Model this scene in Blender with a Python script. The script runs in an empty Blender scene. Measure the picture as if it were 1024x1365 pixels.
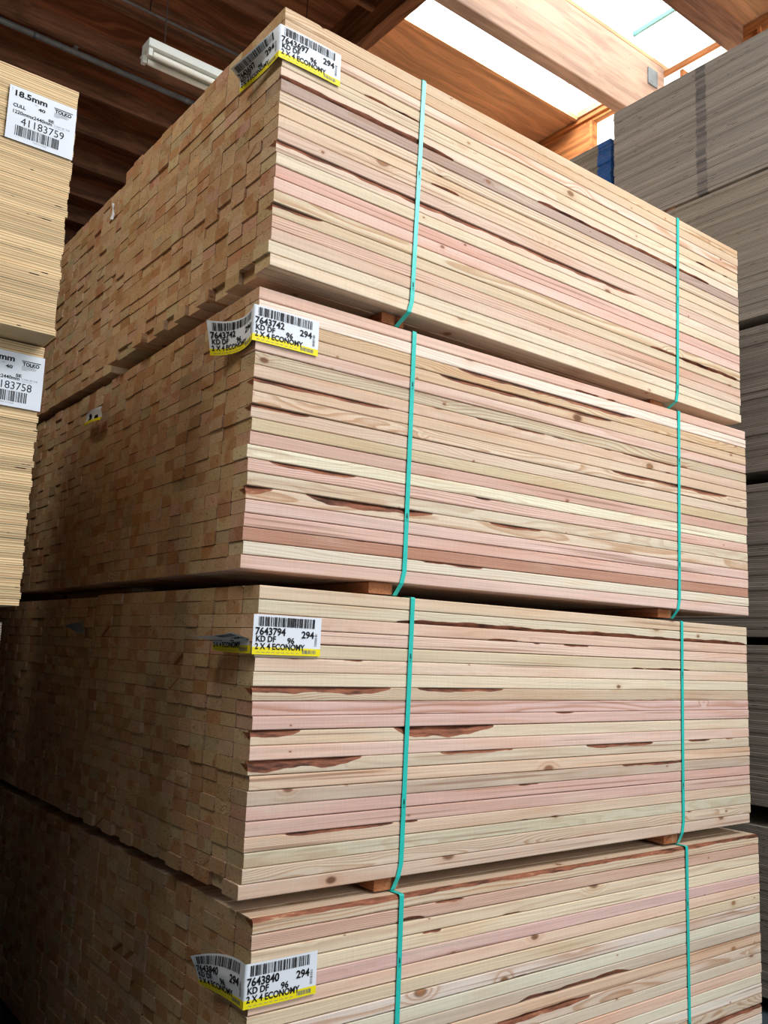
import bpy, math, random
import numpy as np
from mathutils import Matrix, Vector

random.seed(7)
rng = np.random.default_rng(11)
scene = bpy.context.scene
COL = scene.collection
PI = math.pi


# ------------------------------------------------------------------ helpers
def lin(c, a=1.0):
    o = []
    for v in c[:3]:
        v = v / 255.0
        o.append(v / 12.92 if v <= 0.04045 else ((v + 0.055) / 1.055) ** 2.4)
    return (o[0], o[1], o[2], a)


ONES = ["", "first", "second", "third", "fourth", "fifth", "sixth", "seventh", "eighth", "ninth", "tenth", "eleventh",
        "twelfth", "thirteenth", "fourteenth", "fifteenth", "sixteenth", "seventeenth", "eighteenth", "nineteenth"]


def ordinal(n):
    if n < 20:
        return ONES[n]
    t = {2: ("twentieth", "twenty"), 3: ("thirtieth", "thirty"), 4: ("fortieth", "forty")}[n // 10]
    return t[0] if n % 10 == 0 else t[1] + "-" + ONES[n % 10]


def new_mesh(name, verts, faces, mat=None, smooth=False):
    me = bpy.data.meshes.new(name)
    me.from_pydata([tuple(v) for v in verts], [], faces)
    me.update()
    if mat is not None:
        me.materials.append(mat)
    if smooth:
        me.polygons.foreach_set("use_smooth", [True] * len(me.polygons))
    return me


def obj(name, me, parent=None, loc=None, matrix=None):
    o = bpy.data.objects.new(name, me)
    COL.objects.link(o)
    if parent is not None:
        o.parent = parent
    if loc is not None:
        o.location = loc
    if matrix is not None:
        o.matrix_world = matrix
    return o


def empty(name, loc=(0, 0, 0)):
    o = bpy.data.objects.new(name, None)
    o.empty_display_size = 0.1
    COL.objects.link(o)
    o.location = loc
    return o


def tag(o, label, cat, group=None, kind=None):
    o["label"] = label
    o["category"] = cat
    if group:
        o["group"] = group
    if kind:
        o["kind"] = kind
    return o


class MB:
    """collects simple solids into one mesh"""

    def __init__(self):
        self.v, self.f = [], []

    def box(self, lo, hi, ch=0.0):
        x0, y0, z0 = lo
        x1, y1, z1 = hi
        b = len(self.v)
        if ch <= 0:
            self.v += [(x0, y0, z0), (x1, y0, z0), (x1, y1, z0), (x0, y1, z0), (x0, y0, z1), (x1, y0, z1), (x1, y1, z1), (x0, y1, z1)]
            self.f += [tuple(b + i for i in q) for q in ((0, 3, 2, 1), (4, 5, 6, 7), (0, 1, 5, 4), (1, 2, 6, 5), (2, 3, 7, 6), (3, 0, 4, 7))]
        else:
            ring = [(x0 + ch, y0), (x1 - ch, y0), (x1, y0 + ch), (x1, y1 - ch), (x1 - ch, y1), (x0 + ch, y1), (x0, y1 - ch), (x0, y0 + ch)]
            def inset(p):
                return (min(max(p[0], x0 + ch), x1 - ch), min(max(p[1], y0 + ch), y1 - ch))
            levels = [(z0, [inset(p) for p in ring]), (z0 + ch, ring), (z1 - ch, ring), (z1, [inset(p) for p in ring])]
            for z, r in levels:
                self.v += [(p[0], p[1], z) for p in r]
            for l in range(3):
                for i in range(8):
                    j = (i + 1) % 8
                    self.f.append((b + l * 8 + i, b + l * 8 + j, b + l * 8 + 8 + j, b + l * 8 + 8 + i))
            self.f.append(tuple(b + i for i in range(7, -1, -1)))
            self.f.append(tuple(b + 24 + i for i in range(8)))
        return self

    def tube(self, p, q, r, n=16):
        p, q = Vector(p), Vector(q)
        d = (q - p).normalized()
        a = d.orthogonal().normalized()
        c = d.cross(a)
        b = len(self.v)
        for e in (p, q):
            for i in range(n):
                t = 2 * PI * i / n
                self.v.append(tuple(e + a * (r * math.cos(t)) + c * (r * math.sin(t))))
        for i in range(n):
            j = (i + 1) % n
            self.f.append((b + i, b + j, b + n + j, b + n + i))
        self.f.append(tuple(b + i for i in range(n - 1, -1, -1)))
        self.f.append(tuple(b + n + i for i in range(n)))
        return self

    def mesh(self, name, mat, smooth=False):
        return new_mesh(name, self.v, self.f, mat, smooth)


# ------------------------------------------------------------------ materials
class NT:
    def __init__(self, name):
        self.m = bpy.data.materials.new(name)
        self.m.use_nodes = True
        self.t = self.m.node_tree
        self.t.nodes.clear()
        self.out = self.n("ShaderNodeOutputMaterial")
        self.bsdf = self.n("ShaderNodeBsdfPrincipled")
        self.t.links.new(self.bsdf.outputs[0], self.out.inputs[0])
        self.bsdf.inputs["Roughness"].default_value = 0.75
        self.bsdf.inputs["Specular IOR Level"].default_value = 0.2

    def n(self, ty, **kw):
        nd = self.t.nodes.new(ty)
        for k, v in kw.items():
            setattr(nd, k, v)
        return nd

    def put(self, sock, v):
        if isinstance(v, bpy.types.NodeSocket):
            self.t.links.new(v, sock)
        else:
            sock.default_value = v

    def math(self, op, a, b=0.0, c=0.0, clamp=False):
        nd = self.n("ShaderNodeMath", operation=op, use_clamp=clamp)
        for s, v in zip(nd.inputs, (a, b, c)):
            self.put(s, v)
        return nd.outputs[0]

    def vmath(self, op, a, b=(0, 0, 0)):
        nd = self.n("ShaderNodeVectorMath", operation=op)
        self.put(nd.inputs[0], a)
        if op == "SCALE":
            self.put(nd.inputs["Scale"], b)
        else:
            self.put(nd.inputs[1], b)
        return nd.outputs["Value"] if op in ("LENGTH", "DOT_PRODUCT") else nd.outputs[0]

    def sep(self, v):
        nd = self.n("ShaderNodeSeparateXYZ")
        self.put(nd.inputs[0], v)
        return nd.outputs

    def comb(self, x, y, z):
        nd = self.n("ShaderNodeCombineXYZ")
        for s, v in zip(nd.inputs, (x, y, z)):
            self.put(s, v)
        return nd.outputs[0]

    def noise(self, vec, scale=1.0, detail=2.0, rough=0.5, dim="3D", w=None):
        nd = self.n("ShaderNodeTexNoise", noise_dimensions=dim)
        self.put(nd.inputs["Vector"], vec)
        nd.inputs["Scale"].default_value = scale
        nd.inputs["Detail"].default_value = detail
        nd.inputs["Roughness"].default_value = rough
        if w is not None:
            self.put(nd.inputs["W"], w)
        return nd.outputs["Fac"]

    def mix(self, fac, a, b, blend="MIX"):
        nd = self.n("ShaderNodeMix", data_type="RGBA", blend_type=blend)
        self.put(nd.inputs[0], fac)
        self.put(nd.inputs[6], a)
        self.put(nd.inputs[7], b)
        return nd.outputs[2]

    def ramp(self, x, a, b, lo=0.0, hi=1.0, smooth=True):
        nd = self.n("ShaderNodeMapRange", interpolation_type="SMOOTHSTEP" if smooth else "LINEAR")
        self.put(nd.inputs[0], x)
        for i, v in enumerate((a, b, lo, hi)):
            self.put(nd.inputs[i + 1], v)
        return nd.outputs[0]

    def mul(self, col, f):
        nd = self.n("ShaderNodeVectorMath", operation="SCALE")
        self.put(nd.inputs[0], col)
        self.put(nd.inputs["Scale"], f)
        return nd.outputs[0]

    def base(self, col):
        self.put(self.bsdf.inputs["Base Color"], col)

    def bump(self, h, strength, dist):
        nd = self.n("ShaderNodeBump")
        nd.inputs["Strength"].default_value = strength
        nd.inputs["Distance"].default_value = dist
        self.put(nd.inputs["Height"], h)
        self.t.links.new(nd.outputs[0], self.bsdf.inputs["Normal"])

    def attr(self, name):
        return self.n("ShaderNodeAttribute", attribute_name=name)


def make_lumber_material():
    k = NT("sawn_fir")
    P = k.attr("bco").outputs["Vector"]
    tint = k.attr("tint").outputs["Color"]
    prm = k.n("ShaderNodeSeparateColor")
    k.t.links.new(k.attr("prm").outputs["Color"], prm.inputs[0])
    pith_y, pith_z, spacing = prm.outputs
    par = k.n("ShaderNodeSeparateColor")
    k.t.links.new(k.attr("par").outputs["Color"], par.inputs[0])
    seed, wane, contrast = par.outputs
    hr = k.attr("heart").outputs["Fac"]
    Q = k.vmath("ADD", P, k.comb(k.math("MULTIPLY", seed, 37.1), k.math("MULTIPLY", seed, 51.3), k.math("MULTIPLY", seed, 23.7)))
    # growth rings around the board's own pith
    x, y, z = k.sep(P)
    nd = k.n("ShaderNodeTexNoise", noise_dimensions="3D")
    k.put(nd.inputs["Vector"], k.vmath("MULTIPLY", Q, (1.3, 9, 9)))
    nd.inputs["Scale"].default_value = 1.0
    nd.inputs["Detail"].default_value = 2.0
    warp = k.vmath("SUBTRACT", nd.outputs["Color"], (0.5, 0.5, 0.5))
    wx, wy, wz = k.sep(warp)
    amp = k.math("ADD", 0.02, k.math("MULTIPLY", k.math("POWER", k.math("FRACT", k.math("MULTIPLY", seed, 13.7)), 2.0), 0.10))
    ry = k.math("ADD", k.math("SUBTRACT", y, pith_y), k.math("MULTIPLY", wy, amp))
    rz = k.math("ADD", k.math("SUBTRACT", z, pith_z), k.math("MULTIPLY", wz, amp))
    # knots: cells along the board, round in real distance
    S = (2.6, 7.0)
    kc = k.comb(k.math("MULTIPLY", k.math("ADD", x, k.math("MULTIPLY", seed, 17.0)), S[0]),
                k.math("MULTIPLY", k.math("ADD", k.math("ADD", z, k.math("MULTIPLY", y, 0.6)), k.math("MULTIPLY", seed, 31.0)), S[1]), 0.0)
    vo = k.n("ShaderNodeTexVoronoi", voronoi_dimensions="2D", feature="F1")
    k.put(vo.inputs["Vector"], kc)
    vo.inputs["Scale"].default_value = 1.0
    dv = k.vmath("SUBTRACT", kc, vo.outputs["Position"])
    dx, dy, _ = k.sep(dv)
    dxm = k.math("DIVIDE", dx, S[0])
    dym = k.math("DIVIDE", dy, S[1])
    kd = k.math("SQRT", k.math("ADD", k.math("MULTIPLY", k.math("MULTIPLY", dxm, dxm), 0.32), k.math("MULTIPLY", dym, dym)))
    kr, kg, kb = k.sep(vo.outputs["Color"])
    krad = k.math("ADD", 0.0018, k.math("MULTIPLY", k.math("MULTIPLY", kr, k.math("MULTIPLY", kr, kr)), 0.010))
    kn = k.math("DIVIDE", kd, krad)
    swirl = k.math("MULTIPLY", k.ramp(kn, 0.0, 4.5, 1.0, 0.0), k.math("MULTIPLY", krad, 1.3))
    r = k.math("SQRT", k.math("ADD", k.math("MULTIPLY", ry, ry), k.math("MULTIPLY", rz, rz)))
    r = k.math("ADD", r, swirl)
    ph = k.math("FRACT", k.math("DIVIDE", r, spacing))
    late = k.math("MULTIPLY", k.ramp(ph, 0.35, 0.85), k.ramp(ph, 0.90, 1.0, 1.0, 0.0))
    heart = k.math("MULTIPLY", k.ramp(k.math("ADD", r, k.math("MULTIPLY", wx, 0.02)), k.math("SUBTRACT", hr, 0.004), k.math("ADD", hr, 0.004), 1.0, 0.0), 1.0)
    streak = k.noise(k.vmath("MULTIPLY", Q, (2.2, 170, 170)), 1.0, 3.0, 0.6)
    saw = k.noise(k.vmath("MULTIPLY", Q, (330, 10, 10)), 1.0, 1.0, 0.5)
    blotch = k.noise(k.vmath("MULTIPLY", Q, (1.8, 14, 14)), 1.0, 3.0, 0.55)
    heartcol = k.mix(1.0, tint, (0.86, 0.71, 0.61, 1), "MULTIPLY")
    c = k.mix(heart, tint, heartcol)
    c = k.mix(k.ramp(blotch, 0.48, 0.72, 0.0, 0.6), c, k.mix(1.0, c, (0.94, 0.79, 0.68, 1), "MULTIPLY"))
    c = k.mix(k.ramp(blotch, 0.46, 0.28, 0.0, 0.35), c, (0.80, 0.70, 0.55, 1))
    c = k.mix(k.math("MULTIPLY", late, contrast), c, k.mix(1.0, c, (0.66, 0.46, 0.32, 1), "MULTIPLY"))
    c = k.mul(c, k.ramp(streak, 0.25, 0.75, 0.80, 1.09, False))
    c = k.mul(c, k.ramp(saw, 0.3, 0.7, 0.965, 1.02, False))
    # dark thin resin streaks
    res = k.noise(k.vmath("MULTIPLY", Q, (0.9, 90, 90)), 1.0, 1.0, 0.4)
    c = k.mix(k.ramp(res, 0.64, 0.74, 0.0, 0.6), c, (0.25, 0.12, 0.06, 1))
    # knots
    kon = k.math("GREATER_THAN", kg, 0.42)
    rim = k.math("MULTIPLY", k.math("MULTIPLY", k.ramp(kn, 0.7, 1.0), k.ramp(kn, 1.0, 1.6, 1.0, 0.0)), kon)
    core = k.math("MULTIPLY", k.ramp(kn, 0.8, 1.05, 1.0, 0.0), kon)
    halo = k.math("MULTIPLY", k.ramp(kn, 1.0, 4.0, 0.35, 0.0), kon)
    c = k.mix(halo, c, k.mix(1.0, c, (0.80, 0.55, 0.38, 1), "MULTIPLY"))
    kcol = k.mix(kb, (0.42, 0.19, 0.08, 1), (0.13, 0.05, 0.025, 1))
    kring = k.math("FRACT", k.math("MULTIPLY", kn, 2.5))
    c = k.mix(k.math("MULTIPLY", core, 0.9), c, k.mul(kcol, k.ramp(kring, 0.0, 1.0, 0.7, 1.25)))
    c = k.mix(k.math("MULTIPLY", rim, 0.6), c, (0.12, 0.05, 0.025, 1))
    # wane and bark edges
    bn = k.noise(k.vmath("MULTIPLY", Q, (9, 60, 60)), 1.0, 4.0, 0.65)
    bark = k.mix(k.ramp(bn, 0.30, 0.62), (0.055, 0.022, 0.014, 1), (0.30, 0.11, 0.06, 1))
    bark = k.mix(k.ramp(bn, 0.60, 0.72), bark, (0.50, 0.33, 0.18, 1))
    c = k.mix(k.ramp(k.math("ADD", wane, k.math("MULTIPLY", k.math("SUBTRACT", bn, 0.5), 0.5)), 0.42, 0.58), c, bark)
    # sawn end grain
    tc = k.n("ShaderNodeTexCoord")
    nx, ny, nz = k.sep(tc.outputs["Normal"])
    endm = k.math("GREATER_THAN", k.math("ABSOLUTE", nx), 0.7)
    rough_end = k.noise(k.vmath("MULTIPLY", Q, (1, 130, 220)), 1.0, 3.0, 0.6)
    endc = k.mix(1.0, c, (0.77, 0.70, 0.55, 1), "MULTIPLY")
    endc = k.mul(endc, k.ramp(rough_end, 0.25, 0.75, 0.80, 1.12, False))
    crack = k.noise(k.vmath("MULTIPLY", Q, (1, 40, 90)), 1.0, 2.0, 0.5)
    endc = k.mix(k.ramp(crack, 0.70, 0.76, 0.0, 0.7), endc, (0.06, 0.03, 0.02, 1))
    c = k.mix(endm, c, endc)
    k.base(c)
    k.bump(k.math("ADD", streak, k.math("MULTIPLY", saw, 0.4)), 0.25, 0.002)
    k.bsdf.inputs["Roughness"].default_value = 0.7
    return k.m


def make_plywood_material(name, face, core, dark, plies, thick, paint=None, spread=0.18):
    k = NT(name)
    tc = k.n("ShaderNodeTexCoord")
    P = tc.outputs["Object"]
    rnd = k.n("ShaderNodeObjectInfo").outputs["Random"]
    Q = k.vmath("ADD", P, k.comb(k.math("MULTIPLY", rnd, 91.0), k.math("MULTIPLY", rnd, 57.0), k.math("MULTIPLY", rnd, 33.0)))
    x, y, z = k.sep(P)
    wob = k.math("MULTIPLY", k.math("SUBTRACT", k.noise(k.vmath("MULTIPLY", Q, (6, 6, 20)), 1.0, 1.0), 0.5), 0.5)
    ply = k.math("ADD", k.math("MULTIPLY", k.math("DIVIDE", z, thick), plies), wob)
    fl = k.math("FLOOR", ply)
    par = k.math("MODULO", fl, 2.0)
    fine = k.noise(k.vmath("MULTIPLY", Q, (5, 5, 160)), 1.0, 2.0, 0.6)
    long_ = k.noise(k.comb(k.math("MULTIPLY", k.sep(Q)[0], 2.5), k.math("MULTIPLY", k.sep(Q)[1], 2.5), fl), 1.0, 2.0, 0.6)
    c = k.mix(k.math("MULTIPLY", par, 0.9), lin(face), lin(core))
    c = k.mul(c, k.ramp(rnd, 0.0, 1.0, 1.0 - spread, 1.0 + spread * 0.6, False))
    c = k.mix(k.ramp(long_, 0.55, 0.75, 0.0, 0.45), c, k.mix(1.0, c, (0.72, 0.50, 0.36, 1), "MULTIPLY"))
    c = k.mul(c, k.ramp(fine, 0.25, 0.75, 0.84, 1.1, False))
    gap = k.ramp(k.math("ABSOLUTE", k.math("SUBTRACT", k.math("FRACT", ply), 0.5)), 0.40, 0.5)
    c = k.mix(k.math("MULTIPLY", gap, 0.25), c, lin(dark))
    void = k.noise(k.comb(k.math("MULTIPLY", k.sep(Q)[0], 13), k.math("MULTIPLY", k.sep(Q)[1], 13), k.math("MULTIPLY", fl, 3.7)), 1.0, 2.0, 0.5)
    c = k.mix(k.math("MULTIPLY", k.ramp(void, 0.66, 0.70), par), c, lin(dark))
    if paint:
        y0, y1, pc, fac, wobm = paint
        edge = k.math("MULTIPLY", k.math("SUBTRACT", k.noise(k.comb(0.0, k.math("MULTIPLY", rnd, 300.0), 0.0), 1.0, 0.0), 0.5), wobm)
        yy = k.math("ADD", y, edge)
        m = k.math("MULTIPLY", k.ramp(yy, y0 - 0.004, y0 + 0.004), k.ramp(yy, y1 - 0.004, y1 + 0.004, 1.0, 0.0))
        patch = k.noise(k.vmath("MULTIPLY", Q, (30, 60, 200)), 1.0, 2.0)
        on = k.ramp(k.math("FRACT", k.math("MULTIPLY", rnd, 7.3)), 0.15, 0.6, fac * (0.45 if fac < 0.9 else 0.92), fac)
        c = k.mix(k.math("MULTIPLY", m, k.math("MULTIPLY", on, k.ramp(patch, 0.25, 0.5, 0.6, 1.0))), c, lin(pc))
    k.base(c)
    k.bump(fine, 0.3, 0.002)
    k.bsdf.inputs["Roughness"].default_value = 0.8
    return k.m


def make_plank_material(name, col, axis, dark=0.6, board=0.0, knots=True):
    """timber or roof ply with the grain along x ('X') or y ('Y'), world scale"""
    k = NT(name)
    tc = k.n("ShaderNodeTexCoord")
    P = tc.outputs["Object"]
    x, y, z = k.sep(P)
    u, v = (x, y) if axis == "X" else (y, x)
    G = k.comb(k.math("MULTIPLY", u, 1.1), k.math("MULTIPLY", v, 16.0), k.math("MULTIPLY", z, 16.0))
    warp = k.noise(k.comb(k.math("MULTIPLY", u, 0.9), k.math("MULTIPLY", v, 2.5), z), 1.0, 2.0)
    g = k.noise(k.vmath("ADD", G, k.comb(0.0, k.math("MULTIPLY", warp, 6.0), 0.0)), 1.0, 4.0, 0.6)
    f = k.noise(k.vmath("MULTIPLY", G, (2, 7, 7)), 1.0, 2.0, 0.6)
    b = k.noise(k.comb(k.math("MULTIPLY", u, 0.8), k.math("MULTIPLY", v, 1.6), z), 1.0, 2.0)
    c = k.mix(k.ramp(g, 0.35, 0.65), lin([q * dark for q in col]), lin(col))
    c = k.mul(c, k.ramp(f, 0.3, 0.7, 0.85, 1.1, False))
    c = k.mul(c, k.ramp(b, 0.3, 0.7, 0.8, 1.15, False))
    if board > 0:
        fr = k.math("FRACT", k.math("DIVIDE", u, board))
        c = k.mix(k.ramp(k.math("ABSOLUTE", k.math("SUBTRACT", fr, 0.5)), 0.494, 0.498, 0.0, 0.7), c, (0.02, 0.01, 0.006, 1))
    if knots:
        kc = k.comb(k.math("MULTIPLY", u, 2.2), k.math("MULTIPLY", v, 3.2), k.math("MULTIPLY", z, 2.0))
        vo = k.n("ShaderNodeTexVoronoi", voronoi_dimensions="3D", feature="F1")
        k.put(vo.inputs["Vector"], kc)
        c = k.mix(k.ramp(vo.outputs["Distance"], 0.03, 0.07, 0.75, 0.0), c, lin((62, 30, 14)))
    k.base(c)
    k.bsdf.inputs["Roughness"].default_value = 0.7
    return k.m


def plain(name, col, rough=0.5, metal=0.0, spec=0.4, var=0.08, scale=20.0):
    k = NT(name)
    tc = k.n("ShaderNodeTexCoord")
    nz = k.noise(tc.outputs["Object"], scale, 3.0)
    k.base(k.mul(k.mix(0.0, lin(col), lin(col)), k.ramp(nz, 0.3, 0.7, 1 - var, 1 + var, False)))
    k.bsdf.inputs["Roughness"].default_value = rough
    k.bsdf.inputs["Metallic"].default_value = metal
    k.bsdf.inputs["Specular IOR Level"].default_value = spec
    return k.m


def glow(name, col, strength):
    k = NT(name)
    e = k.n("ShaderNodeEmission")
    tc = k.n("ShaderNodeTexCoord")
    nz = k.noise(tc.outputs["Object"], 1.5, 2.0)
    k.put(e.inputs[0], lin(col))
    k.put(e.inputs[1], k.ramp(nz, 0.2, 0.8, strength * 0.85, strength * 1.1))
    k.t.links.new(e.outputs[0], k.out.inputs[0])
    return k.m


M_WOOD = make_lumber_material()
M_PLY_TAN = make_plywood_material("plywood_edge_tan", (238, 216, 174), (196, 158, 112), (70, 40, 22), 5, 0.0185, spread=0.26)
RIGHT_YC = 1.03 - 1.22
M_PLY_HAZED = make_plywood_material("plywood_edge_hazed", (178, 170, 158), (116, 108, 98), (30, 26, 24), 5, 0.0185)  # these three ply greys hold cool daylight and haze in their colour
M_PLY_MARK = make_plywood_material("plywood_edge_hazed_marked", (182, 177, 168), (118, 113, 106), (30, 26, 24), 5, 0.0185,
                                   paint=(0.408 - RIGHT_YC, 0.470 - RIGHT_YC, (52, 58, 72), 0.62, 0.015))
FAR_YC = 1.13 + 1.22
M_PLY_BLUE = make_plywood_material("plywood_edge_blue_end", (168, 160, 146), (112, 104, 94), (30, 26, 24), 5, 0.0185,
                                   paint=(-1.30, -1.22 + 0.105, (44, 100, 176), 1.0, 0.03))
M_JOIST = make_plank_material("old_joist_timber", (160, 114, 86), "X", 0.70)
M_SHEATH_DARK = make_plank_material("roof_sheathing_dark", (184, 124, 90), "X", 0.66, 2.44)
M_SHEATH_LIT = make_plank_material("roof_sheathing_bounce_lit", (242, 186, 138), "X", 0.86, 0.0)  # roof ply copy with the skylight bounce put into its colour
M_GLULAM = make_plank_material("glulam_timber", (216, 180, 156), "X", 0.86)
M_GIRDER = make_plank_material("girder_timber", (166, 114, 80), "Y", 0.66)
M_WALLPLY = make_plank_material("wall_plywood", (190, 122, 70), "Y", 0.7)
M_WALLDARK = plain("dark_wall_paint", (58, 52, 46), 0.85, var=0.12, scale=2)
M_FLOOR = plain("concrete_floor", (64, 76, 84), 0.7, var=0.15, scale=3)
M_STRAP = plain("teal_strapping", (38, 196, 184), 0.32, 0.0, 0.55, 0.05, 60)
M_INK = plain("black_ink", (22, 22, 26), 0.6, 0, 0.2)
M_GREYINK = plain("grey_ink", (120, 124, 130), 0.6, 0, 0.2)
M_PAPER = plain("white_tag_paper", (226, 234, 244), 0.55, 0, 0.3, 0.03, 8)
M_GREYPAPER = plain("grey_tag_back", (120, 124, 128), 0.6, 0, 0.2)
M_YELLOW = plain("yellow_band_ink", (240, 226, 20), 0.55, 0, 0.3, 0.03, 8)
M_GALV = plain("galvanised_steel", (128, 136, 140), 0.45, 0.25, 0.5, 0.2, 14)
M_WHITEMETAL = plain("white_enamel", (214, 222, 218), 0.4, 0, 0.4, 0.04, 6)
M_TUBE = plain("fluorescent_glass", (236, 240, 232), 0.25, 0, 0.5, 0.02, 6)
M_BLACKWIRE = plain("dark_wire", (40, 34, 30), 0.6)
M_SKY = glow("skylight_daylight", (246, 250, 255), 3.2)
M_WINDOW = glow("window_daylight", (255, 246, 226), 2.5)
M_SKYTRIM = plain("skylight_curb_white", (226, 232, 232), 0.5)
M_TEALTRIM = plain("skylight_mullion", (150, 214, 206), 0.5)

# ------------------------------------------------------------------ the setting
ROOF = 6.33
XW, XL, YF, YB = 4.55, -6.0, -7.5, 10.0


def struct(name, me, label=None, cat=None):
    o = obj(name, me)
    o["kind"] = "structure"
    if label:
        o["label"] = label
        o["category"] = cat
    return o


struct("floor", MB().box((XL, YF, -0.1), (XW, YB, 0.0)).mesh("floor", M_FLOOR), "smooth grey-blue concrete warehouse floor", "floor")
struct("wall_left", MB().box((XL - 0.15, YF, 0), (XL, YB, ROOF + 0.3)).mesh("wall_left", M_WALLDARK), "dark side wall of the warehouse", "wall")
struct("wall_front", MB().box((XL, YF - 0.15, 0), (XW, YF, ROOF + 0.3)).mesh("wall_front", M_WALLDARK), "dark front wall of the warehouse", "wall")
struct("wall_back", MB().box((XL, YB, 0), (XW, YB + 0.15, ROOF + 0.3)).mesh("wall_back", M_WALLDARK), "dark back wall of the warehouse", "wall")
S2 = (1.225, 1.83)
# right wall: plywood with a window band high up
WY0, WY1, WZ0, WZ1 = 1.00, 2.60, 5.45, 6.26
w = MB()
w.box((XW, YF, 0), (XW + 0.12, YB, WZ0))
w.box((XW, YF, WZ1), (XW + 0.12, S2[0] - 0.001, ROOF + 0.3))
w.box((XW, S2[1] + 0.14, WZ1), (XW + 0.12, YB, ROOF + 0.3))
w.box((XW, YF, WZ0), (XW + 0.12, WY0, WZ1))
w.box((XW, WY1, WZ0), (XW + 0.12, YB, WZ1))
struct("wall_right", w.mesh("wall_right", M_WALLPLY), "orange plywood wall under the roof edge, behind the plywood stacks", "wall")
struct("trim_1", MB().box((XW - 0.03, YF, ROOF - 0.045), (XW, YB, ROOF - 0.008)).mesh("trim_1", M_WALLPLY), "orange ledger strip along the top of the plywood wall", "trim")
win = struct("window_1", MB().box((XW + 0.06, WY0, WZ0), (XW + 0.07, WY1, WZ1)).box((XW + 0.06, S2[0] + 0.002, WZ1), (XW + 0.07, S2[1] + 0.138, ROOF + 0.1605)).mesh("window_1", M_WINDOW), "glaring daylight window high in the plywood wall", "window")
f = MB()
f.box((XW + 0.01, WY0, 6.10), (XW + 0.055, 1.27, WZ1))
for yy in (WY0, 1.66, WY1 - 0.02):
    f.box((XW - 0.02, yy, WZ0), (XW + 0.055, yy + 0.025, WZ1))
f.box((XW - 0.02, WY0, WZ0), (XW + 0.055, WY1, WZ0 + 0.035))
obj("window_frame", f.mesh("window_frame", M_WALLPLY), win)

# roof: girder along y, dark joisted bay on one side, skylit bay on the other
GX0, GX1 = 2.16, 2.265
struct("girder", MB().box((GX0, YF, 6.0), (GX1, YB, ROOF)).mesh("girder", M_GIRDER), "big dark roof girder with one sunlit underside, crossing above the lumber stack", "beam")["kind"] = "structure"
S1 = (1.93, 2.72)   # skylight strip beside the glulam, y range
S2 = (1.225, 1.83)
GL = (1.83, 1.94)
c = MB().box((XL, YF, ROOF), (GX1, YB, ROOF + 0.05))
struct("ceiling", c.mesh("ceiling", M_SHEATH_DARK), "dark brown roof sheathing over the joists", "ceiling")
SX1 = 4.50
c = MB()
c.box((GX1, S1[1], ROOF), (XW + 0.1, YB, ROOF + 0.02))
c.box((GX1, GL[0], ROOF + 0.02), (XW + 0.1, GL[1] + 0.0, ROOF + 0.05))
c.box((GX1, YF, ROOF), (XW + 0.1, S2[0], ROOF + 0.05))
c.box((SX1, GL[1], ROOF), (XW + 0.1, S1[1], ROOF + 0.05))
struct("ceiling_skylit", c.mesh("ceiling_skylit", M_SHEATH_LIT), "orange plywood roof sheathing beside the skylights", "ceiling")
for i, (a, b) in enumerate((S1, S2)):
    wn = struct("window_%d" % (i + 2), MB().box((GX1, a, ROOF + 0.161), (SX1 if i == 0 else XW + 0.12, b if i == 0 else b + 0.16, ROOF + 0.171)).mesh("skylight_pane", M_SKY),
                ("blazing white skylight strip between the orange sheathing and the glulam" if i == 0 else
                 "blazing white skylight strip between the glulam and the dark joist"), "skylight")
    f = MB()
    f.box((GX1, b, ROOF + (0.0203 if i == 0 else 0.0503)), (SX1 if i == 0 else XW - 0.001, b + 0.02, ROOF + 0.16))
    f.box((GX1, a - 0.02, ROOF + 0.0501), (SX1 if i == 0 else XW - 0.001, a, ROOF + 0.16))
    if i == 0:
        f.box((SX1, a, ROOF + 0.0501), (SX1 + 0.02, b, ROOF + 0.16))
    obj("curb", f.mesh("curb", M_SKYTRIM), wn)
    f = MB()
    f.box((4.12 if i else 4.2, a, ROOF + 0.12), (4.14 if i else 4.22, b, ROOF + 0.155))
    obj("mullion", f.mesh("mullion", M_TEALTRIM if i else M_SKYTRIM), wn)
struct("trim_2", MB().box((GX1 + 0.001, S1[1], ROOF - 0.018), (SX1, S1[1] + 0.035, ROOF - 0.001)).mesh("trim_2", M_SHEATH_LIT), "orange edge board along the skylight opening", "trim")
struct("glulam_beam", MB().box((XL, GL[0], 5.80), (XW - 0.02, GL[1], ROOF + 0.02), 0.006).mesh("glulam_beam", M_GLULAM),
       "deep pale glulam roof beam between the two skylight strips", "beam")
struct("roof_beam", MB().box((GX1, 1.125, 6.13), (XW - 0.04, 1.22, ROOF), 0.003).mesh("roof_beam", M_JOIST),
       "narrow brown roof joist at the outer skylight's edge", "beam")
struct("hanger_beam_clip", MB().box((4.30, GL[0] - 0.012, 6.12), (4.42, GL[0] - 0.001, 6.26)).mesh("clip", M_GALV), "small metal clip on the glulam end", "clip")
JY = [5.06 + 0.605 * kk for kk in range(-11, 8)]
for i, yy in enumerate(JY):
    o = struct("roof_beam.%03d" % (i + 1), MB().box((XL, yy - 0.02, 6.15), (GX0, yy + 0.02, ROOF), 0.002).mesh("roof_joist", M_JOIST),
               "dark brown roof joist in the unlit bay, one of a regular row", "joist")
    o["group"] = "roof joists of the dark bay"

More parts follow.
